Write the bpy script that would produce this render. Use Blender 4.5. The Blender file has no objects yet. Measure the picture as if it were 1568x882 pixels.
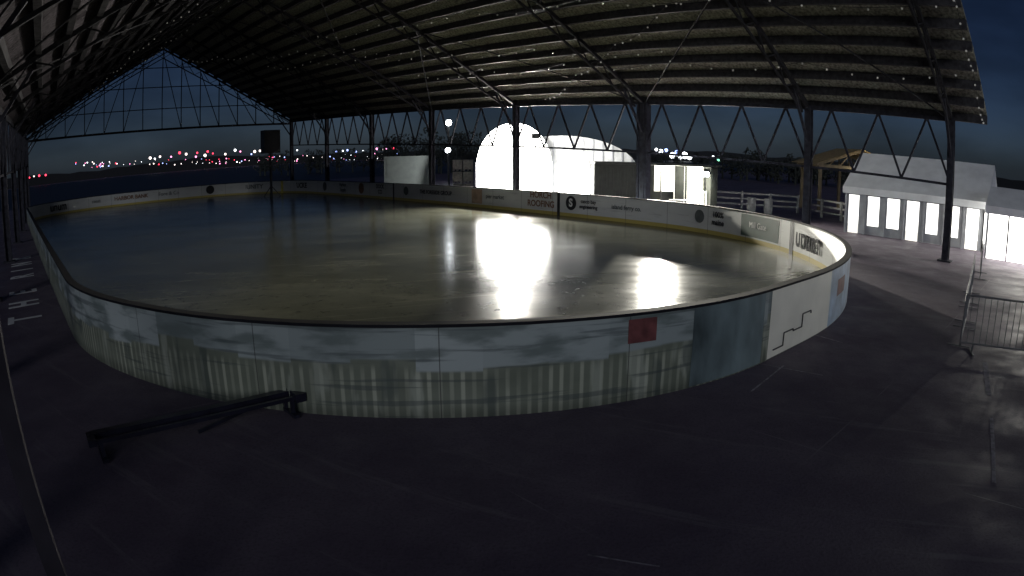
import bpy, math, random
from mathutils import Vector, Matrix
random.seed(7)
S=bpy.context.scene
YAW=math.radians(41); PITCH=math.radians(11.7); H=3.2; F=1010.0
cy,sy=math.cos(YAW),math.sin(YAW)
def W(X,Y,z=0): return Vector((X*cy+Y*sy,-X*sy+Y*cy,z))   # view-aligned ground frame -> world
def ray(u,v):
    dx,dy=u-784,441-v; r=max(1e-6,math.hypot(dx,dy)); th=2*math.asin(r/(2*F)); s=math.sin(th); c=math.cos(th)
    a,b=s*dx/r,s*dy/r
    X=a; Y=b*math.sin(PITCH)+c*math.cos(PITCH); Z=b*math.cos(PITCH)-c*math.sin(PITCH)
    return W(X,Y,Z)
def P(u,v,z=0):
    d=ray(u,v); t=(z-H)/d.z; return Vector((0,0,H))+d*t
def R(u,v,dist):
    d=ray(u,v); t=dist/math.hypot(d.x,d.y); return Vector((0,0,H))+d*t

# ------------------------------------------------------------ materials
def mat(name,col,rough=.7,metal=0,var=.25,scale=3.0,bump=0.0,emit=None,es=0,detail=6,stretch=(1,1,1),spec=.5):
    m=bpy.data.materials.new(name); m.use_nodes=True; nt=m.node_tree; b=nt.nodes['Principled BSDF']
    b.inputs['Roughness'].default_value=rough; b.inputs['Metallic'].default_value=metal
    b.inputs['Specular IOR Level'].default_value=spec
    tc=nt.nodes.new('ShaderNodeTexCoord'); mp=nt.nodes.new('ShaderNodeMapping'); mp.inputs['Scale'].default_value=stretch
    nz=nt.nodes.new('ShaderNodeTexNoise'); nz.inputs['Scale'].default_value=scale; nz.inputs['Detail'].default_value=detail
    nt.links.new(tc.outputs['Object'],mp.inputs[0]); nt.links.new(mp.outputs[0],nz.inputs['Vector'])
    cr=nt.nodes.new('ShaderNodeValToRGB'); cr.color_ramp.elements[0].position=.3; cr.color_ramp.elements[1].position=.7
    cr.color_ramp.elements[0].color=(*[c*(1-var) for c in col],1); cr.color_ramp.elements[1].color=(*[min(1,c*(1+var)) for c in col],1)
    nt.links.new(nz.outputs['Fac'],cr.inputs[0]); nt.links.new(cr.outputs[0],b.inputs['Base Color'])
    if bump:
        bp=nt.nodes.new('ShaderNodeBump'); bp.inputs['Strength'].default_value=bump; bp.inputs['Distance'].default_value=.05
        nt.links.new(nz.outputs['Fac'],bp.inputs['Height']); nt.links.new(bp.outputs[0],b.inputs['Normal'])
    if emit:
        b.inputs['Emission Color'].default_value=(*emit,1); b.inputs['Emission Strength'].default_value=es
    return m
steel=mat('dark_steel',(.055,.053,.058),.9,0,.4,6,.1,spec=.1)
steel2=mat('grey_steel',(.12,.12,.11),.6,.3,.4,6,.1)
postm=mat('post_paint',(.035,.035,.045),.8,0,.5,4,.1,spec=.2)
black=mat('black_rubber',(.015,.015,.02),.5)
whitep=mat('white_paint',(.7,.7,.68),.5,0,.1)
fabric=mat('tent_fabric',(.72,.73,.75),.6,0,.12,2)
greyfab=mat('grey_sidewall',(.30,.31,.33),.6,0,.2,2)
cont=mat('container_paint',(.06,.07,.055),.5,.2,.3,3)
wood=mat('timber',(.35,.25,.1),.7,0,.3,5)
crate=mat('crate_wood',(.45,.42,.36),.7,0,.3,5)

class MB:
    def __init__(s): s.v=[];s.f=[];s.m=[]
    def add(s,vs,fs,mi=0):
        o=len(s.v); s.v+= [Vector(v) for v in vs]; s.f+=[tuple(i+o for i in f) for f in fs]; s.m+=[mi]*len(fs)
    def box(s,x0,x1,y0,y1,z0,z1,mi=0):
        s.add([(x0,y0,z0),(x1,y0,z0),(x1,y1,z0),(x0,y1,z0),(x0,y0,z1),(x1,y0,z1),(x1,y1,z1),(x0,y1,z1)],
              [(0,3,2,1),(4,5,6,7),(0,1,5,4),(1,2,6,5),(2,3,7,6),(3,0,4,7)],mi)
    def beam(s,a,b,w=.1,h=None,mi=0):
        a=Vector(a);b=Vector(b);h=h or w; d=(b-a)
        if d.length<1e-5:return
        d.normalize(); up=Vector((0,0,1)) if abs(d.z)<.98 else Vector((0,1,0))
        r=d.cross(up).normalized(); q=r.cross(d).normalized(); vs=[]
        for p in (a,b):
            for i,j in((-1,-1),(1,-1),(1,1),(-1,1)): vs.append(p+r*(i*w/2)+q*(j*h/2))
        s.add(vs,[(0,3,2,1),(4,5,6,7),(0,1,5,4),(1,2,6,5),(2,3,7,6),(3,0,4,7)],mi)
    def tube(s,a,b,r=.03,n=8,mi=0,r2=None):
        a=Vector(a);b=Vector(b);d=(b-a).normalized(); r2=r if r2 is None else r2
        up=Vector((0,0,1)) if abs(d.z)<.98 else Vector((0,1,0)); x=d.cross(up).normalized(); y=x.cross(d)
        vs=[];
        for p,rr in((a,r),(b,r2)):
            for i in range(n):
                t=2*math.pi*i/n; vs.append(p+x*math.cos(t)*rr+y*math.sin(t)*rr)
        fs=[(i,(i+1)%n,n+(i+1)%n,n+i) for i in range(n)]+[tuple(range(n))[::-1],tuple(range(n,2*n))]
        s.add(vs,fs,mi)
    def ball(s,c,r,mi=0,n=8,k=5):
        c=Vector(c); vs=[c+Vector((0,0,r))]
        for j in range(1,k):
            p=math.pi*j/k
            for i in range(n):
                t=2*math.pi*i/n; vs.append(c+Vector((math.sin(p)*math.cos(t),math.sin(p)*math.sin(t),math.cos(p)))*r)
        vs.append(c-Vector((0,0,r))); fs=[(0,1+i,1+(i+1)%n) for i in range(n)]
        for j in range(k-2):
            o=1+j*n
            fs+=[(o+i,o+n+i,o+n+(i+1)%n,o+(i+1)%n) for i in range(n)]
        o=1+(k-2)*n; L=len(vs)-1; fs+=[(o+i,L,o+(i+1)%n) for i in range(n)]
        s.add(vs,fs,mi)
    def build(s,name,mats,parent=None,view=False,smooth=False):
        me=bpy.data.meshes.new(name)
        vs=[tuple(W(v.x,v.y,v.z)) if view else tuple(v) for v in s.v]
        me.from_pydata(vs,[],s.f); me.update()
        for m in (mats if isinstance(mats,list) else [mats]): me.materials.append(m)
        for p,i in zip(me.polygons,s.m): p.material_index=i; p.use_smooth=smooth
        ob=bpy.data.objects.new(name,me); S.collection.objects.link(ob)
        if parent: ob.parent=parent
        return ob
def empty(name):
    e=bpy.data.objects.new(name,None); S.collection.objects.link(e); return e
def text(body,loc,X,Y,size,m,name,parent,width=None,offset=0.0):
    c=bpy.data.curves.new(name,'FONT'); c.body=body; c.size=size; c.align_x='CENTER'; c.align_y='CENTER'; c.extrude=.002; c.offset=offset
    if width: c.space_character=width
    c.materials.append(m); o=bpy.data.objects.new(name,c); S.collection.objects.link(o)
    X=Vector(X).normalized();Y=Vector(Y).normalized();Z=X.cross(Y)
    M=Matrix.Identity(4)
    for i in range(3): M[i][0]=X[i];M[i][1]=Y[i];M[i][2]=Z[i];M[i][3]=loc[i]
    o.matrix_world=M; o.parent=parent; return o
def N(nt,t,**k):
    n=nt.nodes.new(t)
    for a,b in k.items(): setattr(n,a,b)
    return n
def M(op,a,b_=None,c=None):
    n=N(nt,'ShaderNodeMath',operation=op)
    for i,x in enumerate((a,b_,c)):
        if x is None: continue
        if isinstance(x,(int,float)): n.inputs[i].default_value=x
        else: nt.links.new(x,n.inputs[i])
    return n.outputs[0]
def smooth(x,a,b_,lo=0,hi=1):
    n=N(nt,'ShaderNodeMapRange',interpolation_type='SMOOTHSTEP'); nt.links.new(x,n.inputs[0])
    n.inputs[1].default_value=a;n.inputs[2].default_value=b_;n.inputs[3].default_value=lo;n.inputs[4].default_value=hi; return n.outputs[0]
def mixc(f,a,b_):
    n=N(nt,'ShaderNodeMix'); n.data_type='RGBA'
    if isinstance(f,(int,float)): n.inputs[0].default_value=f
    else: nt.links.new(f,n.inputs[0])
    for i,x in((6,a),(7,b_)):
        if isinstance(x,tuple): n.inputs[i].default_value=x
        else: nt.links.new(x,n.inputs[i])
    return n.outputs[2]
def noise(sx,syy,scale,det=4,rough=.5):
    mp=N(nt,'ShaderNodeMapping'); mp.inputs['Scale'].default_value=(sx,syy,1); nt.links.new(uvn.outputs[0],mp.inputs[0])
    n=N(nt,'ShaderNodeTexNoise'); n.inputs['Scale'].default_value=scale; n.inputs['Detail'].default_value=det; n.inputs['Roughness'].default_value=rough
    nt.links.new(mp.outputs[0],n.inputs['Vector']); return n.outputs['Fac']
def noise3(sx,syy,scale,det,rough=.55,rot=41):
    m0=N(nt,'ShaderNodeMapping'); m0.inputs['Rotation'].default_value=(0,0,math.radians(rot)); nt.links.new(uvn.outputs['Object'],m0.inputs[0])
    mp=N(nt,'ShaderNodeMapping'); mp.inputs['Scale'].default_value=(sx,syy,1); nt.links.new(m0.outputs[0],mp.inputs[0])
    n=N(nt,'ShaderNodeTexNoise'); n.inputs['Scale'].default_value=scale; n.inputs['Detail'].default_value=det; n.inputs['Roughness'].default_value=rough
    nt.links.new(mp.outputs[0],n.inputs['Vector']); return n.outputs['Fac']

# ------------------------------------------------------------ ground / water
gm=bpy.data.materials.new('asphalt'); gm.use_nodes=True; nt=gm.node_tree; b=nt.nodes['Principled BSDF']
b.inputs['Specular IOR Level'].default_value=.25
uvn=N(nt,'ShaderNodeTexCoord')
gc=mixc(smooth(noise3(1,1,.5,10,.7),.35,.68),(.095,.075,.103,1),(.145,.12,.15,1))
gc=mixc(M('MULTIPLY',smooth(noise3(1,1,28,4),.45,.7),.45),gc,(.055,.045,.06,1))
gc=mixc(M('MULTIPLY',smooth(noise3(.2,2.5,1.2,8,.7,70),.56,.66),.45),gc,(.20,.18,.195,1))
sp=N(nt,'ShaderNodeSeparateXYZ'); nt.links.new(uvn.outputs['Object'],sp.inputs[0])
sx_=M('LESS_THAN',M('FRACT',M('DIVIDE',M('ADD',sp.outputs[0],100),3.05)),.006); sy_=M('LESS_THAN',M('FRACT',M('DIVIDE',M('ADD',sp.outputs[1],101.3),3.05)),.006)
seam=M('MULTIPLY',M('MAXIMUM',sx_,sy_),smooth(noise3(1,1,.35,4),.48,.64))
gc=mixc(M('MULTIPLY',seam,.5),gc,(.28,.26,.27,1))
nt.links.new(gc,b.inputs['Base Color'])
nt.links.new(smooth(noise3(1,1,.9,10,.7),.35,.65,.52,.8),b.inputs['Roughness'])
bp=N(nt,'ShaderNodeBump'); bp.inputs['Strength'].default_value=.4; bp.inputs['Distance'].default_value=.01
nt.links.new(noise3(1,1,28,4),bp.inputs['Height']); nt.links.new(bp.outputs[0],b.inputs['Normal'])
g=MB(); g.add([(-2500,-2500,0),(2500,-2500,0),(2500,2500,0),(-2500,2500,0)],[(0,1,2,3)]); g.build('ground',gm)
wm=mat('river_water',(.01,.013,.02),.55,0,.3,.3,.3,spec=.2)
g=MB(); g.add([(-900,88,.004),(400,88,.004),(700,430,.004),(-900,430,.004)],[(0,1,2,3)]); g.build('water',wm)

# ------------------------------------------------------------ rink outline
N0,N1,E0,E1=-.5,24.0,4.6,64.0
WD=N1-N0; RL=9.3; RR=13.4
def kk_(e): return min(1.0,max(-1.5,1.0-(e-10)*.055))
def inside(x,y):
    k=kk_(y)/WD; x=(x-k*N1)/(1-k)
    if not(N0<x<N1 and E0<y<E1): return False
    for cx,cyy,r,sx,sg in((N0+RL,E0+RL,RL,-1,-1),(N1-RR,E0+RR,RR,1,-1),(N0+9,E1-9,9,-1,1),(N1-9,E1-9,9,1,1)):
        if (x-cx)*sx>0 and (y-cyy)*sg>0 and math.hypot(x-cx,y-cyy)>r: return False
    return True
out=[]
def arc(cx,cyy,r,a0,a1,n):
    for i in range(n+1):
        a=math.radians(a0+(a1-a0)*i/n); out.append(Vector((cx+r*math.cos(a),cyy+r*math.sin(a))))
out.append(Vector((12,E1)))
arc(N0+9,E1-9,9,90,180,24); arc(N0+RL,E0+RL,RL,180,270,32); arc(N1-RR,E0+RR,RR,270,360,36); arc(N1-9,E1-9,9,0,90,24)
out.append(Vector((12,E1)))
pts=[];step=.2
for a,b2 in zip(out,out[1:]):
    L=(b2-a).length
    if L<1e-6: continue
    k=max(1,int(L/step))
    for i in range(k): pts.append(a+(b2-a)*i/k)
pts=[Vector((p.x+kk_(p.y)*(N1-p.x)/WD,p.y)) for p in pts]
NP=len(pts); cum=[0]
for i in range(NP): cum.append(cum[-1]+(pts[(i+1)%NP]-pts[i]).length)
def nrm(i):
    t=(pts[(i+2)%NP]-pts[(i-2)%NP]).normalized(); return Vector((-t.y,t.x))
def near_idx(p): return min(range(NP),key=lambda i:(pts[i]-Vector((p.x,p.y))).length)
def hit_far(u,v):
    d=ray(u,v); d=Vector((d.x,d.y)).normalized(); t=95
    while t>2 and not inside(d.x*t,d.y*t): t-=.05
    return near_idx(d*t)
def hit_near(u,v):
    d=ray(u,v); d=Vector((d.x,d.y)).normalized(); t=0
    while t<60 and not inside(d.x*t,d.y*t): t+=.05
    return near_idx(d*t)
BH=1.18; TH=.05
rink=empty('rink_boards')
def strip(i0,i1,z0,z1,off,name,m):
    vs=[];fs=[];us=[]
    rng=list(range(i0,i1+1))
    for i in rng:
        p=pts[i%NP]+nrm(i%NP)*off; vs+=[(p.x,p.y,z0),(p.x,p.y,z1)]; us.append(cum[i] if i<=NP else cum[i-NP])
    for k in range(len(rng)-1): fs.append((2*k,2*k+2,2*k+3,2*k+1))
    me=bpy.data.meshes.new(name); me.from_pydata(vs,[],fs); me.materials.append(m)
    ul=me.uv_layers.new(name='UVMap')
    for p in me.polygons:
        p.use_smooth=True
        for li in p.loop_indices:
            vi=me.loops[li].vertex_index; ul.data[li].uv=(us[vi//2],(vs[vi][2])/BH)
    o=bpy.data.objects.new(name,me); S.collection.objects.link(o); o.parent=rink; return o
om=bpy.data.materials.new('board_outer_film'); om.use_nodes=True; nt=om.node_tree; b=nt.nodes['Principled BSDF']; b.inputs['Roughness'].default_value=.4
uvn=N(nt,'ShaderNodeUVMap'); sp=N(nt,'ShaderNodeSeparateXYZ'); nt.links.new(uvn.outputs[0],sp.inputs[0])
U,V=sp.outputs[0],sp.outputs[1]
wn=N(nt,'ShaderNodeTexWhiteNoise',noise_dimensions='1D'); nt.links.new(M('FLOOR',M('DIVIDE',U,.81)),wn.inputs['W'])
wb=N(nt,'ShaderNodeTexWhiteNoise',noise_dimensions='1D'); nt.links.new(M('FLOOR',M('MULTIPLY',U,46/6.28318)),wb.inputs['W'])
wav=M('ADD',M('ADD',V,M('MULTIPLY',M('SUBTRACT',noise(.25,0,1.2,3),.5),.3)),M('MULTIPLY',M('SUBTRACT',wn.outputs[0],.5),.24))
topmask=smooth(wav,.58,.62)
toptone=mixc(wn.outputs[0],(.19,.23,.23,1),(.40,.45,.45,1))
toptone=mixc(smooth(noise(.8,3,1.5,5),.45,.65),toptone,(.16,.195,.19,1))
low=mixc(noise(.5,1.5,2.2,6),(.10,.115,.085,1),(.23,.255,.205,1))
barp=smooth(M('SINE',M('MULTIPLY',U,46)),.0,.8)
barp=M('MULTIPLY',barp,smooth(wb.outputs[0],0,1,.4,1))
bars=M('MULTIPLY',barp,smooth(noise(.9,.5,1.3,4),.30,.55))
bars=M('MULTIPLY',bars,smooth(M('ADD',V,M('MULTIPLY',noise(.5,0,2,2),.15)),.68,.54))
low=mixc(M('MULTIPLY',bars,.7),low,(.48,.50,.40,1))
blot=smooth(noise(2.2,.6,1.4,3),.56,.66); low=mixc(M('MULTIPLY',blot,.5),low,(.44,.47,.40,1))
dk=smooth(noise(1.6,.5,1.9,2),.58,.66); low=mixc(M('MULTIPLY',dk,.55),low,(.06,.08,.075,1))
col=mixc(topmask,low,toptone)
streak=smooth(noise(.35,9,1.0,5),.56,.62); col=mixc(M('MULTIPLY',streak,.55),col,(.055,.07,.075,1))
fr=M('FRACT',M('DIVIDE',U,2.44)); seam=M('LESS_THAN',fr,.006); col=mixc(M('MULTIPLY',seam,.75),col,(.04,.04,.04,1))
foot_tone=smooth(V,.0,.18,.6,1); vm=N(nt,'ShaderNodeMix'); vm.data_type='RGBA'; vm.blend_type='MULTIPLY'; vm.inputs[0].default_value=1  # tone multiplier, darker towards the bottom of the boards
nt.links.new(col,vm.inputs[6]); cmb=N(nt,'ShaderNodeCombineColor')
for i in range(3): nt.links.new(foot_tone,cmb.inputs[i])
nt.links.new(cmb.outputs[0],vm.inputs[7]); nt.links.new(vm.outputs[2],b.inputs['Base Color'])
im=bpy.data.materials.new('board_inner_plastic'); im.use_nodes=True; nt=im.node_tree; b=nt.nodes['Principled BSDF']; b.inputs['Roughness'].default_value=.5
uvn=N(nt,'ShaderNodeUVMap'); sp=N(nt,'ShaderNodeSeparateXYZ'); nt.links.new(uvn.outputs[0],sp.inputs[0]); U,V=sp.outputs[0],sp.outputs[1]
base=mixc(noise(.4,1,2,6),(.44,.45,.44,1),(.60,.61,.60,1))
scuff=smooth(noise(.6,7,1.4,6),.6,.68); base=mixc(M('MULTIPLY',scuff,.5),base,(.3,.3,.3,1))
base=mixc(M('LESS_THAN',V,.17),base,(.42,.34,.10,1))
base=mixc(M('LESS_THAN',M('FRACT',M('DIVIDE',U,2.44)),.008),base,(.08,.08,.08,1))
nt.links.new(base,b.inputs['Base Color'])
strip(0,NP,0,BH,-TH,'outer_skin',om); strip(0,NP,.02,BH,TH,'inner_skin',im)
cap=MB()
for i in range(NP):
    j=(i+1)%NP; a,c=pts[i],pts[j]; na,nc=nrm(i),nrm(j)
    vs=[]
    for p,n in((a,na),(c,nc)):
        for o,z in((-.08,BH-.01),(.08,BH-.01),(.08,BH+.03),(-.08,BH+.03)):
            q=p+n*o; vs.append((q.x,q.y,z))
    cap.add(vs,[(0,1,5,4),(1,2,6,5),(2,3,7,6),(3,0,4,7)])
cap.build('cap_rail',mat('cap_black',(.012,.012,.016),.8,spec=.15),rink)
def patch(ia,ib,z0,z1,m,off,name):
    a,b_=sorted((ia,ib)); return strip(a,max(b_,a+1),z0,z1,off,name,m)
red=mat('red_sign',(.15,.05,.05),.5,0,.4,6); wht=mat('bright_panel',(.85,.83,.72),.5,0,.08,1.5); blu=mat('blue_panel',(.35,.45,.56),.5,0,.3,3)
patch(hit_near(946,500),hit_near(1010,495),.80,1.12,red,-TH-.012,'red_notice_sign')
patch(hit_near(1170,480),hit_near(1268,430),.0+.02,BH-.02,wht,-TH-.008,'white_vinyl_panel')
patch(hit_near(1269,430),hit_near(1298,410),.02,BH-.02,blu,-TH-.008,'blue_vinyl_panel')
patch(hit_near(1281,415),hit_near(1292,408),.55,.9,red,-TH-.014,'red_notice_sign_small')
patch(hit_near(1055,480),hit_near(1169,460),.02,BH-.02,mat('teal_panel',(.14,.185,.195),.4,0,.6,1.6,stretch=(1,1,.5)),-TH-.006,'teal_vinyl_panel')
ia,ib=sorted((hit_near(1172,480),hit_near(1265,430)))
gl=MB(); rr_=random.Random(3); prev=None; kk=0
for i in range(ia+1,ib-1,2):
    z=.10+.55*(i-ia)/(ib-ia)+rr_.uniform(-.02,.25)*(kk%2); p=pts[i]-nrm(i)*(TH+.02); q=Vector((p.x,p.y,z))
    if prev: gl.beam(prev,Vector((q.x,q.y,prev.z)),.012,.02); gl.beam(Vector((q.x,q.y,prev.z)),q,.012,.02)
    prev=q; kk+=1
gl.build('line_graphic',black,rink)
ink=mat('ink_dark',(.03,.03,.035),.7,spec=.1); brown=mat('ink_brown',(.20,.11,.07),.7,spec=.1); greyi=mat('ink_grey',(.11,.12,.12),.7,spec=.1)
def ad(u,v,body,size,m,name,off=0,dz=0,d_=.05):
    i=hit_far(u,v); n=nrm(i); p=pts[i]+n*(TH+d_); Z=Vector((n.x,n.y,0)); up=Vector((0,0,1)); X=up.cross(Z)
    text(body,(p.x,p.y,.72+dz),X,up,size,m,name,rink,offset=off)
def disc(u,v,r,m,name,dz=0):
    i=hit_far(u,v); n=nrm(i); p=pts[i]+n*(TH+.02); Z=Vector((n.x,n.y,0)); b_=MB(); b_.tube((p.x,p.y,.72+dz),Vector((p.x,p.y,.72+dz))+Z*.012,r,24); b_.build(name,m,rink)
ad(90,322,'unum',1.0,ink,'ad_text_unum_far',.02,d_=.12); ad(202,303,'HARBOR BANK',.5,brown,'ad_text_1',.01); disc(320,290,.42,ink,'ad_disc_1'); ad(146,309,'coast',.45,greyi,'ad_text_0'); ad(258,296,'Fore & Co',.5,greyi,'ad_text_0b')
ad(390,285,'COMMUNITY FUND',.6,greyi,'ad_text_2',.01); ad(464,283,'TUCKER',.65,ink,'ad_text_3',.02); disc(498,284,.38,greyi,'ad_disc_2')
ad(527,285,'Harbor\nSupply',.42,greyi,'ad_text_4',.01); disc(555,287,.42,brown,'ad_disc_3'); ad(583,289,'DOCK\nCO',.4,ink,'ad_text_5',.01)
disc(622,289,.3,greyi,'ad_disc_3b'); ad(668,291,'THE FORESIDE GROUP',.36,ink,'ad_text_6',.008); ad(760,298,'pier market',.34,greyi,'ad_text_6b',.006); ad(828,305,'HORCH\nROOFING',.46,brown,'ad_text_7',.012,.05)
disc(876,307,.36,ink,'ad_disc_4'); ad(876,307,'S',.55,whitep,'ad_text_s',.02); ad(901,309,'casco bay\nengineering',.26,ink,'ad_text_8',.006)
ad(960,315,'island ferry co.',.3,greyi,'ad_text_8b',.006); disc(1075,328,.28,greyi,'ad_disc_5'); ad(1103,330,'100%\nmaine',.32,ink,'ad_text_9',.008)
green=mat('green_vinyl',(.02,.05,.038),.6); patch(hit_far(1136,340),hit_far(1197,345),.26,1.1,green,TH+.01,'green_ad_panel')
ad(1166,342,'Mill Gate',.32,whitep,'ad_text_10'); ad(1245,363,'unum',.95,ink,'ad_text_unum_near',.025,d_=.13)
for u,v in((605,290),(858,305),(1217,355)):
    i=hit_far(u,v); patch(i,i+1,.02,BH,black,TH+.012,'divider_post')
i=hit_far(722,300); patch(i-5,i,.25,1.1,mat('gate_panel',(.4,.28,.2),.5),TH+.012,'gate_panel')
i=hit_far(433,285); patch(i,i+1,.02,BH,mat('yellow_strip',(.6,.5,.1),.5),TH+.012,'yellow_strip')

# ------------------------------------------------------------ ice
icm=bpy.data.materials.new('rink_ice'); icm.use_nodes=True; nt=icm.node_tree; b=nt.nodes['Principled BSDF']
uvn=N(nt,'ShaderNodeTexCoord')
c1=mixc(smooth(noise3(1,1,.18,8),.3,.7),(.085,.088,.066,1),(.135,.137,.105,1))
c1=mixc(M('MULTIPLY',smooth(noise3(.55,1.3,.5,10,.68),.46,.72),.6),c1,(.21,.21,.16,1))
c1=mixc(M('MULTIPLY',smooth(noise3(1,1,2.4,9,.7),.5,.7),.5),c1,(.04,.042,.032,1))
c1=mixc(M('MULTIPLY',smooth(noise3(.08,3.5,1.4,5,.6,20),.60,.66),.35),c1,(.26,.26,.20,1))
nt.links.new(c1,b.inputs['Base Color']); nt.links.new(smooth(noise3(.6,1.1,.5,8,.65),.3,.7,.15,.22),b.inputs['Roughness'])
b.inputs['IOR'].default_value=1.31; b.inputs['Specular IOR Level'].default_value=.3
bp=N(nt,'ShaderNodeBump'); bp.inputs['Strength'].default_value=.05; bp.inputs['Distance'].default_value=.01; nt.links.new(noise3(1,1,3,6),bp.inputs['Height']); nt.links.new(bp.outputs[0],b.inputs['Normal'])
g=MB(); g.add([(p.x,p.y,.03) for p in pts],[tuple(range(NP))]); g.build('ice_surface',icm)

# ------------------------------------------------------------ pavilion
pav=empty('open_air_pavilion')
EP=[4.7,11,19.8,29.2,38,46.6,55.2,64]
NC,HW=11.8,13.9; nL,nR=NC-HW,NC+HW; SL=.55
def ze(e): return 5.35+1.75*(e-4.7)/59.3
def zr(n,e): return ze(e)+ (HW-abs(n-NC))*SL
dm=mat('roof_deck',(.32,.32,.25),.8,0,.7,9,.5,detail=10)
dm2=mat('roof_deck_painted_shade',(.06,.053,.06),.85,0,.6,9,.4,detail=10,spec=.1)  # near slope: its shade is painted in as a darker deck colour
deck=MB(); e0,e1=3.2,64.6
for s in(-1,1):
    k=12
    for j in range(k):
        ea=e0+(e1-e0)*j/k; eb=e0+(e1-e0)*(j+1)/k
        a=NC+s*(HW+.2)
        vs=[(NC,ea,zr(NC,ea)+.35),(a,ea,zr(a,ea)+.35),(a,eb,zr(a,eb)+.35),(NC,eb,zr(NC,eb)+.35)]
        vs+=[(x,y,z+.06) for x,y,z in vs]
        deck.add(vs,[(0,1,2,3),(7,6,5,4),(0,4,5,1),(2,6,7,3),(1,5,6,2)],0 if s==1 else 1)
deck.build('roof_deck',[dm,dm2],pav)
pur=MB(); k=15
for s in(-1,1):
    for j in range(k+1):
        n=NC+s*(HW+.1)*j/k
        if j==0 and s==1: continue
        pur.beam((n,e0,zr(n,e0)+.2),(n,e1,zr(n,e1)+.2),.19,.32)
pur.build('purlins',steel,pav)
tr=MB()
for e in EP:
    for s in(-1,1):
        def pt(f,dz): n=NC+s*HW*f; return Vector((n,e,zr(n,e)+dz))
        tr.beam(pt(0,.0),pt(1,.0),.14,.16); tr.beam(pt(0,-.9),pt(.95,-.6),.08,.09)
        K=8
        for j in range(K):
            f0=.95*j/K; f1=.95*(j+.5)/K; f2=.95*(j+1)/K
            tr.beam(pt(f0,-.9+.3*f0),pt(f1,0),.05); tr.beam(pt(f1,0),pt(f2,-.9+.3*f2),.05)
for i in range(len(EP)-1):
    for s in(-1,1):
        for f0,f1 in((.0,.5),(.5,1)):
            a=NC+s*HW*f0; c=NC+s*HW*f1
            if i%2==0: a,c=c,a
            tr.beam((a,EP[i],zr(a,EP[i])-.05),(c,EP[i+1],zr(c,EP[i+1])-.05),.05)
tr.build('roof_trusses',mat('truss_steel',(.03,.03,.034),.9,0,.4,6,.1,spec=.1),pav)
gb=MB(); e=64.0; zb=ze(e)-.2
gb.beam((nL,e,zb),(nR,e,zb),.14,.2)
for z in(zb+2.0,zb+4.1,zb+6):
    hw=HW*(1-(z-ze(e))/(HW*SL)); gb.beam((NC-hw,e,z),(NC+hw,e,z),.08)
for j in range(1,14):
    n=nL+2*HW*j/14; gb.beam((n,e,zb),(n,e,zr(n,e)),.08)
    n2=nL+2*HW*(j+1 if j>=7 else j-1)/14
    gb.beam((n,e,zr(n,e)-.2),(n2,e,zb),.07)
gb.build('end_gable_lattice',postm,pav)
ev=MB(); po=MB()
for n in(nL,nR):
    for i,e in enumerate(EP):
        z=ze(e)+.1
        for dx_ in(-.14,.14): po.box(n+dx_-.02,n+dx_+.02,e-.14,e+.14,0,z)
        po.box(n-.12,n+.12,e-.02,e+.02,0,z); po.box(n-.28,n+.28,e-.28,e+.28,0,.06)
        s=1 if n<NC else -1
        po.beam((n,e,ze(e)-1.6),(n+s*1.6,e,ze(e)+.6),.1)
        if i<len(EP)-1:
            f=EP[i+1]; ev.beam((n,e,ze(e)),(n,f,ze(f)),.12,.16); ev.beam((n,e,ze(e)-2.45),(n,f,ze(f)-2.45),.09,.1)
            K=4 if f-e>7 else 3
            for j in range(K):
                a=e+(f-e)*j/K; m_=e+(f-e)*(j+.5)/K; c=e+(f-e)*(j+1)/K
                ev.beam((n,a,ze(a)-2.45),(n,m_,ze(m_)),.08); ev.beam((n,m_,ze(m_)),(n,c,ze(c)-2.45),.08)
ev.build('eave_trusses',postm,pav); po.build('steel_columns',postm,pav)
po=MB(); e=EP[2]; po.box(nR-.19,nR+.19,e-.30,e-.2,0,ze(e)); po.box(nR-.19,nR+.19,e+.2,e+.30,0,ze(e)); po.build('double_column',postm,pav)
p=W(-2.66,2.42); c=MB(); c.box(p.x-.06,p.x+.06,p.y-.06,p.y+.06,0,zr(p.x,3)-.1); c.box(p.x-.14,p.x+.14,p.y-.14,p.y+.14,0,.03); c.build('near_column',mat('near_column_paint',(.03,.027,.035),.8,spec=.1),pav)
sl=MB(); bulb=mat('bulb_glass',(.7,.7,.65),.3,0,.05,emit=(1,.95,.85),es=.06)
for (na,ea,nb,eb) in((20,4,17,38),(23,4,22,34),(16,6,25,26),(13,20,9,60),(20,30,14,62),(25.4,3.3,11.8,3.3),(8,20,4,55),(22,16,18,50)):
    m_=30; prev=None
    for j in range(m_+1):
        f=j/m_; n=na+(nb-na)*f; e=ea+(eb-ea)*f; z=zr(n,e)-.1-.35*math.sin(math.pi*((f*5)%1))
        q=Vector((n,e,z))
        if prev: sl.beam(prev,q,.015,mi=1)
        sl.ball(q-Vector((0,0,.06)),.04,0,6,4); prev=q
sl.build('string_lights',[bulb,black])

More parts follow.
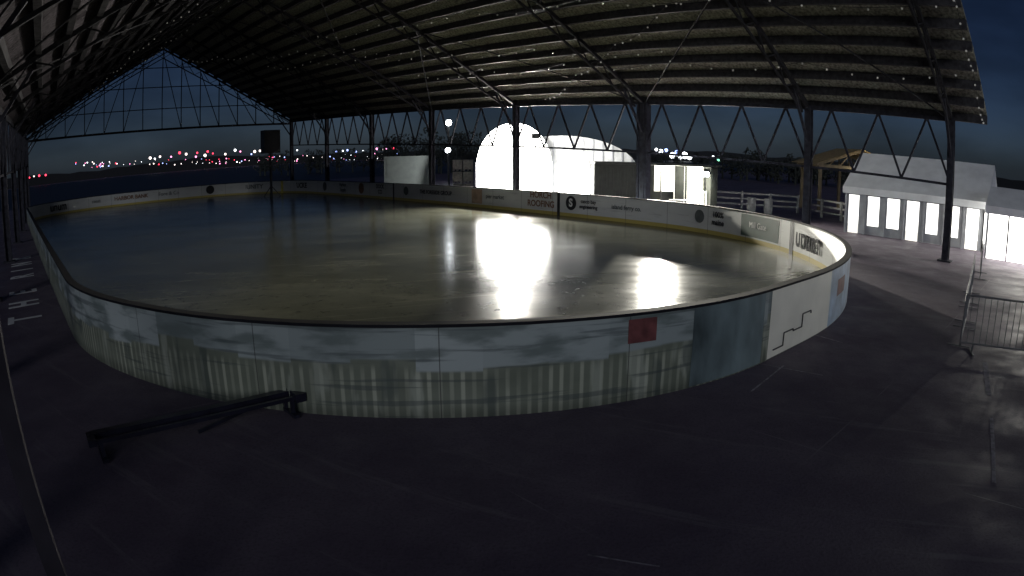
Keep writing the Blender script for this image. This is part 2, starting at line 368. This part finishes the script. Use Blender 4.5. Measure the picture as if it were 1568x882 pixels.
# ------------------------------------------------------------ background structures
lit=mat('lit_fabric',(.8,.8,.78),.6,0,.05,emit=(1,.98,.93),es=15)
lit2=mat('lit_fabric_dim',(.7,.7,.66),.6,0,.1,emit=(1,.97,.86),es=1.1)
def vault(mb,cx,hw,y0,y1,zw,zt,mfront,mskin,n=20):
    prof=[(cx-hw,0),(cx-hw,zw*.6)]
    for i in range(n+1):
        a=math.pi*(1-i/n); prof.append((cx+hw*math.cos(a),zw*.6+(zt-zw*.6)*math.sin(a)**.85 if 0<i<n else zw*.6))
    prof+=[(cx+hw,0)]
    k=len(prof); vs=[(x,y0,z) for x,z in prof]+[(x,y1,z) for x,z in prof]
    mb.add(vs,[(i,i+1,k+i+1,k+i) for i in range(k-1)],mskin); mb.add(vs[:k],[tuple(range(k))],mfront); mb.add(vs[k:],[tuple(range(k))],mskin)
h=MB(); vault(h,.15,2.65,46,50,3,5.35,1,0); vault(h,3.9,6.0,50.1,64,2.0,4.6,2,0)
for r_ in range(1,16):
    x=3.9-6.0+12*r_/16; t=(x-3.9)/6.0; z=1.2+3.3*max(0,1-t*t)**.42; h.box(x-.05,x+.05,50.0,50.08,0,z,3)
h.box(3.3,6.0,47,47.1,0,2.2,1); h.box(6.0,6.15,46.9,47.1,0,2.4,3)
h.box(-2.55,-2.45,45.9,46,0,2.6,3)
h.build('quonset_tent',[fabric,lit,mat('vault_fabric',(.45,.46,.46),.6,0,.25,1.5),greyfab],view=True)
c=MB()
c.box(5.0,8.6,40,42.4,.15,2.62,0)
x=5.02
while x<8.55: c.box(x,x+.1,39.95,40.0,.2,2.5,0); x+=.22
c.box(4.95,12.9,39.3,42.5,2.64,2.76,0); c.box(8.6,12.9,42.3,42.4,0,2.6,1)
for x in(8.62,10.1,10.75,12.45): c.box(x,x+.14,40,40.14,0,2.62,0)
c.box(10.2,10.7,40.02,40.1,0,2.62,0); c.box(12.6,12.9,40,42.4,0,2.6,0); c.box(8.8,12.5,41.0,41.7,0,1.05,1); c.box(8.75,10.05,40.1,40.15,0,1.0,0)
c.build('shipping_container',[mat('container_dark',(.035,.04,.032),.6,.1,.3,3),lit2,lit],view=True)
c=MB(); c.box(-9.8,-6.1,50,52.4,.55,3.1); c.box(-9.6,-6.3,49.97,50,.75,2.9)
for x in(-9,-7):
    c.tube((x,50.1,.4),(x,50.4,.4),.38,16,1)
c.beam((-6.1,51.2,.6),(-4.9,51.2,.5),.1,mi=1); c.build('box_trailer',[mat('trailer_skin',(.28,.32,.32),.4,.1,.1),black],view=True)
c=MB()
for k_ in range(3):
    for x0 in(-4.5,-3.7):
        z=.05+k_*.92; c.box(x0,x0+.72,50,50.9,z+.12,z+.85)
        for q in(0,.3,.6): c.box(x0+q,x0+q+.1,50,50.9,z,z+.1)
c.build('pallet_stack',crate,view=True)
c=MB(); ox,oy=9.9,36.5
for q in range(5): c.box(ox-.95,ox+.95,oy-.37+q*.15,oy-.25+q*.15,.72,.76)
for q in(-.8,.68): c.box(ox-.95,ox+.95,oy+q,oy+q+.12,.42,.46)
for s in(-.7,.7):
    c.beam((ox+s,oy-.65,0),(ox+s,oy-.2,.72),.05,.1); c.beam((ox+s,oy+.65,0),(ox+s,oy+.2,.72),.05,.1); c.beam((ox+s,oy-.75,.4),(ox+s,oy+.75,.4),.05,.08)
c.build('picnic_table',whitep,view=True)
fpaint=mat('weathered_rail',(.3,.3,.28),.7,0,.3,4)
def fence(pl):
    c=MB()
    for a,b_ in zip(pl,pl[1:]):
        a=Vector(a);b_=Vector(b_);L=(b_-a).length;n_=max(1,int(L/1.8))
        for i in range(n_+1):
            q=a+(b_-a)*i/n_; c.box(q.x-.07,q.x+.07,q.y-.07,q.y+.07,0,1.15)
        for z in(.35,.7,1.05): c.beam((a.x,a.y,z),(b_.x,b_.y,z),.04,.11)
    return c.build('rail_fence',fpaint,view=True)
fence([(13.0,41,0),(18.2,39,0)]); fence([(18.4,38.5,0),(19.4,32.5,0)])
for (x,y) in((14.6,38.2),(15.5,37.6)):
    c=MB(); c.tube((x,y,0),(x,y,.45),.26,14,0,.3); c.tube((x,y,.45),(x,y,.9),.3,14,0,.26); c.tube((x,y,.9),(x,y,.93),.28,14); c.build('barrel',fpaint,view=True,smooth=False)
c=MB(); bx,by=24.0,41
for x in(-3.2,0,3.2):
    for y in(0,3): c.box(bx+x-.1,bx+x+.1,by+y-.1,by+y+.1,0,3.1)
for y in(-.1,1.5,3.1):
    c.beam((bx-3.6,by+y,3.2),(bx,by+y,4.35),.12,.22); c.beam((bx+3.6,by+y,3.2),(bx,by+y,4.35),.12,.22); c.beam((bx-3.4,by+y,3.15),(bx+3.4,by+y,3.15),.12,.2); c.beam((bx,by+y,3.2),(bx,by+y,4.3),.1)
    for q in(-1.7,1.7): c.beam((bx+q,by+y,3.2),(bx+q*.5,by+y,4.05),.08)
c.add([(bx-3.9,by-.5,3.25),(bx,by-.5,4.5),(bx,by+3.6,4.5),(bx-3.9,by+3.6,3.25)],[(0,1,2,3)],1); c.add([(bx+3.9,by-.5,3.25),(bx,by-.5,4.5),(bx,by+3.6,4.5),(bx+3.9,by+3.6,3.25)],[(0,1,2,3)],1)
c.build('timber_shelter',[mat('dark_timber',(.12,.09,.05),.7),wood],view=True)

# ------------------------------------------------------------ event tents
clear=mat('lit_clear_panel',(.8,.8,.78),.4,0,.05,emit=(1,.98,.92),es=2.0)
clear2=mat('lit_clear_panel_bright',(.8,.8,.78),.4,0,.05,emit=(1,.98,.92),es=4.0)
roofm=mat('tent_roof_vinyl',(.66,.68,.70),.5,0,.12,1.5)
def tent(x0,x1,y0,y1,zw,zrdg,name,cl,odd):
    c=MB(); xm=(x0+x1)/2; o=.15
    c.add([(x0-o,y0-o,zw),(xm,y0-o,zrdg),(xm,y1+o,zrdg),(x0-o,y1+o,zw)],[(0,1,2,3)],0)
    c.add([(x1+o,y0-o,zw),(xm,y0-o,zrdg),(xm,y1+o,zrdg),(x1+o,y1+o,zw)],[(0,1,2,3)],0)
    for y in(y0-o,y1+o): c.add([(x0-o,y,zw),(xm,y,zrdg),(x1+o,y,zw)],[(0,1,2)],0)
    c.box(x0-o-.02,x0-o+.01,y0-o,y1+o,zw-.32,zw,0)
    c.box(x0-o,x1+o,y0-o-.02,y0-o+.01,zw-.32,zw,0)
    L=y1-y0; k=int(round(L/1.0)); ro=random.Random(4)
    for i in range(k+1):
        y=y0+L*i/k
        if odd or i in(0,k): c.box(x0-.05,x0+.05,y-.04,y+.04,0,zw,3)
        if i<k and not odd: c.box(x0,x0+.02,y+.04,y+L/k-.04,.02,zw-.1,1)
        if i<k and odd:
            w_=L/k; g_=.1+ro.uniform(0,.12)
            c.box(x0,x0+.02,y+.05,y+g_+.12,.02,zw-.35,3)
            c.box(x0,x0+.02,y+g_+.12,y+w_-.16,.45,zw-.38,1)
            c.box(x0,x0+.02,y+w_-.16,y+w_-.05,.02,zw-.35,3)
            c.box(x0,x0+.02,y+g_+.12,y+w_-.16,.02,.44,(3 if i%3 else 2) if odd else 1)
            c.box(x0,x0+.02,y+.05,y+w_-.05,zw-.37,zw-.02,3)
    for j in range(4):
        x=x0+(x1-x0)*j/4; w_=(x1-x0)/4
        c.box(x+.08,x+w_-.08,y0,y0+.02,.3,zw-.35,1); c.box(x-.05,x+.05,y0-.03,y0+.06,0,zw,3)
        c.box(x+.08,x+w_-.08,y1-.02,y1,.0,zw-.02,3 if odd else 1)
    return c.build(name,[roofm,cl,lit2,greyfab],view=False)
tent(31.3,36.5,3.9,11.2,2.25,4.0,'event_tent',clear,1)
tent(29.0,32.4,-4.5,3.4,2.2,3.0,'event_tent',clear2,0)

# ------------------------------------------------------------ barriers
galv=mat('galvanised',(.12,.12,.13),.5,.4,.2)
def barrier(a,b_):
    a=Vector((a.x,a.y,0));b_=Vector((b_.x,b_.y,0)); c=MB(); d=(b_-a).normalized(); pr=Vector((-d.y,d.x,0))
    z1=Vector((0,0,1.08)); z0=Vector((0,0,.18))
    c.tube(a+z0,a+z1,.02);c.tube(b_+z0,b_+z1,.02);c.tube(a+z1,b_+z1,.02);c.tube(a+z0,b_+z0,.018)
    L=(b_-a).length;k=int(L/.13)
    for i in range(1,k): q=a+(b_-a)*i/k; c.tube(q+z0,q+z1,.008,5)
    for f in(.12,.88):
        q=a+(b_-a)*f; c.beam(q-pr*.28+Vector((0,0,.02)),q+pr*.28+Vector((0,0,.02)),.04,.02); c.beam(q,q+z0,.03)
    return c.build('crowd_barrier',galv)
A=P(1468,538); A.z=0
q1=P(1580,552); barrier(A,A+(q1-A).normalized()*2.3)
q2=P(1483,470); dd=(q2-A).normalized(); barrier(A+dd*.1,A+dd*2.4); barrier(A+dd*2.5,A+dd*4.8); barrier(A+dd*4.9,A+dd*7.2)
q3=P(1500,430); barrier(q3,q3+Vector((2.2,.3,0)))
pl=MB()
def line(u0,v0,u1,v1,w=.1):
    a=P(u0,v0);b_=P(u1,v1);a.z=b_.z=.005;d=(b_-a).normalized();r=Vector((-d.y,d.x,0))*w/2; pl.add([a-r,b_-r,b_+r,a+r],[(0,1,2,3)])
line(1508,555,1514,605); line(1518,640,1522,740,.06); line(1150,600,1200,560,.03); line(1150,555,1260,575,.03); line(1200,500,1290,525,.03)
line(900,850,1010,868,.02)
pl.build('painted_floor_marking',mat('worn_paint',(.26,.24,.26),.8,0,.6,8),)
lt=empty('painted_floor_lettering'); a=P(44,516);b_=P(34,388); d=(b_-a).normalized(); d.z=0
text('THE RINK',((a+b_)/2)+Vector((0,0,.006)),d,Vector((-d.y,d.x,0)),1.3,whitep,'letters',lt,offset=.03,width=2.9)

# ------------------------------------------------------------ low steel rail by the boards
c=MB(); a=P(448,600,.24); b_=P(138,668,.24); d=(b_-a).normalized(); s_=Vector((-d.y,d.x,0))
c.beam(a,b_,.12,.09); c.beam(a+s_*.22,b_+s_*.22,.05,.05); c.beam(a-s_*.08,a+s_*.28,.14,.11); c.beam(b_-s_*.05,b_+s_*.26,.1,.08)
for f in(.04,.96):
    q=a+(b_-a)*f; c.beam(q,Vector((q.x,q.y,0)),.07); c.beam(Vector((q.x,q.y,.03))-s_*.12,Vector((q.x,q.y,.03))+s_*.34,.08,.04); c.beam(q+s_*.22,Vector((q.x,q.y,.05))+s_*.22,.05)
c.beam(a+(b_-a)*.08,Vector((*(a+(b_-a)*.5).xy,.04))+s_*.1,.04)
c.tube(a-d*.05+Vector((0,0,.06)),a+d*.1+Vector((0,0,.06)),.045,10)
c.build('low_steel_rail',mat('rail_paint',(.02,.02,.034),.3,.2,.3,5))

q=R(414,217,58); c=MB(); r_=.75
c.box(q.x-r_,q.x+r_,q.y-.5,q.y+.5,q.z-1.0,q.z+1.0); c.tube((q.x,q.y,0),(q.x,q.y,q.z-1),.12)
for dz in(-.45,.4): c.tube((q.x,q.y-.52,q.z+dz),(q.x,q.y-.5,q.z+dz),.4,16)
for t_ in range(3):
    an=t_*2.1; c.beam((q.x,q.y,1),(q.x+math.cos(an)*.9,q.y+math.sin(an)*.9,0),.06)
c.build('loudspeaker',black)
lampm=mat('lamp_lens',(1,1,1),.3,emit=(.9,.95,1),es=30); q=R(687,188,62); c=MB()
c.tube((q.x,q.y,0),(q.x,q.y,q.z+.1),.09,8,0,.06); c.ball(q,.28,1,12,8); c.tube(q+Vector((0,0,.25)),q+Vector((0,0,.4)),.3,12,0,.05); c.build('street_lamp',[steel2,lampm])
q=R(686,230,75); c=MB(); c.tube((q.x,q.y,0),(q.x,q.y,q.z),.08); c.ball(q,.3,1,12,8); c.build('street_lamp',[steel2,lampm])

# ------------------------------------------------------------ flood lights
def flood(pos,power,aim,name='flood_light',rad=.2,stand=True,col=(1,.96,.84),spot=None,blend=.6):
    pos=Vector(pos); e=empty(name); c=MB(); d=(Vector(aim)-pos).normalized()
    c.beam(pos-d*.18,pos-d*.05,.5,.35,0); c.beam(pos-d*.05,pos-d*.03,.44,.29,1)
    if stand: c.tube((pos.x,pos.y,0),(pos.x,pos.y,pos.z-.2),.04,8,0)
    c.build('housing',[steel2,lampm],e)
    L=bpy.data.lights.new('lamp','SPOT'); L.energy=power; L.color=col; L.shadow_soft_size=rad; L.spot_size=math.radians(spot or 165); L.spot_blend=blend
    o=bpy.data.objects.new('lamp',L); S.collection.objects.link(o); o.location=pos+d*.12; o.rotation_euler=d.to_track_quat('-Z','Y').to_euler(); o.parent=e
flood(W(.2,42.5,4.2),26000,W(3,26,3),rad=.4,spot=150,blend=1)
flood(W(1.5,42.5,4.3),6000,W(1.5,50,2.5),col=(1,.98,.92),spot=130)
flood(W(8.95,39.0,2.45),55000,W(2.3,16,-2.5),rad=.09,spot=52,blend=.7)
flood(W(11.7,38.8,2.2),6500,W(5,15,0),rad=.12,spot=120)
flood(W(12.0,39.6,2.3),1500,W(10.5,42,1),stand=False)
flood((33.5,7,2.0),300,(33,6.9,0),stand=False)
flood((28.6,.8,2.4),700,(26,1,0),stand=True)
flood(W(24.0,39.8,2.7),60,W(24,42,4.2),stand=False,col=(1,.8,.4))

# ------------------------------------------------------------ far shore, trees, city lights
hm=mat('far_land',(.012,.014,.018),.9)
c=MB(); m_=140; ro=random.Random(5); top=[]
hh=6
for i in range(m_+1):
    az=math.radians(-62+124*i/m_); hh+=ro.uniform(-.9,.9); hh=min(max(hh,5),9.5); d=520
    X,Y=d*math.sin(az),d*math.cos(az); top.append((X,Y,hh))
vs=[]
for X,Y,z in top: vs+=[(X,Y,0),(X,Y,z),(X*1.15,Y*1.15,z*.9)]
c.add(vs,[q for i in range(m_) for q in((3*i,3*i+3,3*i+4,3*i+1),(3*i+1,3*i+4,3*i+5,3*i+2))]); c.build('far_shore_hills',hm,view=True)
leaf=mat('tree_foliage',(.03,.035,.03),.9)
def treemass(azs,d0,hgt,cnt,name):
    c=MB(); ro=random.Random(int(hgt*10))
    for t in range(cnt):
        az=math.radians(ro.uniform(*azs)); d=d0+ro.uniform(-8,8); x,y=d*math.sin(az),d*math.cos(az); ht=hgt*ro.uniform(.65,1.1); w_=ht*.33
        c.tube((x,y,0),(x,y,ht*.7),.18,5,0,.05)
        for k_ in range(5): a_=ro.uniform(0,6.28); c.tube((x,y,ht*(.3+.1*k_)),(x+math.cos(a_)*w_*.8,y+math.sin(a_)*w_*.8,ht*(.5+.1*k_)),.06,4,0,.02)
        for k_ in range(150):
            a_=ro.uniform(0,6.28); zz=ro.random(); rr=w_*math.sqrt(ro.random())*(math.sin(math.pi*min(1,.12+zz*.85))+.15)
            q=Vector((x+math.cos(a_)*rr,y+math.sin(a_)*rr,ht*(.22+.78*zz))); v1=Vector((ro.uniform(-1,1),ro.uniform(-1,1),ro.uniform(-1,1)))*.42; v2=Vector((ro.uniform(-1,1),ro.uniform(-1,1),ro.uniform(-1,1)))*.42
            c.add([q,q+v1,q+v2],[(0,1,2)])
    c.build(name,leaf,view=True)
treemass((-11,-2),110,6.8,26,'distant_tree_line'); treemass((12,31),105,4.6,44,'distant_tree_line'); treemass((-22,-11),140,5.0,18,'distant_tree_line')
cols=[(1,.05,.1),(1,.85,.8),(.35,.45,1),(1,.3,.6),(.9,.95,1),(.3,1,.6)]
lm=[mat('city_light_%d'%i,cc,.5,emit=cc,es=3.5) for i,cc in enumerate(cols)]
c=MB()
L=[(60,269,0,1.6),(70,268,0,1.5),(45,272,0,1.2),(52,270,1,1),(230,242,1,2),(245,240,1,1.6),(237,243,4,1.3),(262,240,3,1.3),(275,234,0,2),(285,236,1,1.8),(300,240,3,1.5),(302,234,0,1.4),(318,232,0,1.6),(314,238,1,2.2),(326,235,0,1.2),(345,236,1,1.6),(360,230,4,2),(368,232,3,1.2),(390,232,1,2),(398,231,1,1.6),(385,236,2,1.2),(455,230,4,1.2),(515,232,2,1.7),(525,231,4,1.3),(532,230,2,1.5),(545,232,2,1.5),(556,231,4,1.2),(568,230,3,1.6),(577,228,3,1.8),(585,229,1,1.8),(592,228,3,1.5),(602,227,0,1.7),(608,229,3,1.2),
 (1005,229,4,1.6),(1012,232,4,2.4),(1020,230,2,1.8),(1030,238,4,3.2),(1040,240,4,4),(1048,238,4,3.6),(1056,241,4,2.5),(1036,233,2,2),(1100,245,5,1.3),(1092,240,4,1.2),(1280,262,2,2),(1290,265,2,2.2),(1297,267,2,1.8),(1286,268,4,1.6)]
L=[(u,v,ci,r_*(.5 if u<1000 else .75)) for u,v,ci,r_ in L]
ro=random.Random(11)
for k_ in range(130):
    u=ro.uniform(110,610); L.append((u,238+ (600-u)*.03+ro.uniform(-4,5),ro.choice([0,1,1,3,4,2]),ro.uniform(.18,.5)))
for u,v,ci,r_ in L: c.ball(R(u,v,480),r_,ci,6,4)
c.build('city_lights',lm)

# ------------------------------------------------------------ world, sun, camera
w=bpy.data.worlds.new('World'); S.world=w; w.use_nodes=True; nt=w.node_tree; bg=nt.nodes['Background']
sky=N(nt,'ShaderNodeTexSky'); sky.sky_type='NISHITA'; sky.sun_disc=False; sky.sun_elevation=math.radians(35); sky.sun_rotation=YAW+math.pi
tint=N(nt,'ShaderNodeMix'); tint.data_type='RGBA'; tint.blend_type='MULTIPLY'; tint.inputs[0].default_value=1; tint.inputs[7].default_value=(.40,.54,.90,1)
nt.links.new(sky.outputs[0],tint.inputs[6])
uvn=N(nt,'ShaderNodeTexCoord')
mp=N(nt,'ShaderNodeMapping'); mp.inputs['Scale'].default_value=(1,1,3); nt.links.new(uvn.outputs['Generated'],mp.inputs[0])
nz=N(nt,'ShaderNodeTexNoise'); nz.inputs['Scale'].default_value=2.6; nz.inputs['Detail'].default_value=6; nt.links.new(mp.outputs[0],nz.inputs['Vector'])
sc=smooth(nz.outputs['Fac'],.3,.7,.6,1.3)
nt.links.new(M('MULTIPLY',sc,.0105),bg.inputs[1])
nt.links.new(tint.outputs[2],bg.inputs[0])
sl_=bpy.data.lights.new('sky_glow_sun','SUN'); sl_.energy=.52; sl_.angle=math.radians(18); sl_.color=(.92,.95,1)
so=bpy.data.objects.new('sun',sl_); S.collection.objects.link(so)
d=W(0,1,0)*math.cos(math.radians(14))+Vector((0,0,-math.sin(math.radians(14)))); so.rotation_euler=d.to_track_quat('-Z','Y').to_euler()
cd=bpy.data.cameras.new('camera'); cam=bpy.data.objects.new('camera',cd); S.collection.objects.link(cam)
cam.location=(0,0,H); cam.rotation_euler=(math.pi/2-PITCH,0,-YAW)
cd.sensor_fit='HORIZONTAL'; cd.sensor_width=36; cd.sensor_height=20.25; cd.lens=36*F/1568; cd.clip_start=.05; cd.clip_end=6000
cd.type='PANO'
for tgt in (cd,getattr(cd,'cycles',None)):
    if tgt is None: continue
    for k_,v_ in(('panorama_type','FISHEYE_EQUISOLID'),('fisheye_lens',36*F/1568),('fisheye_fov',math.pi)):
        try: setattr(tgt,k_,v_)
        except Exception as ex: pass
S.camera=cam
S.view_settings.view_transform='Standard'; S.view_settings.look='None'; S.view_settings.exposure=0
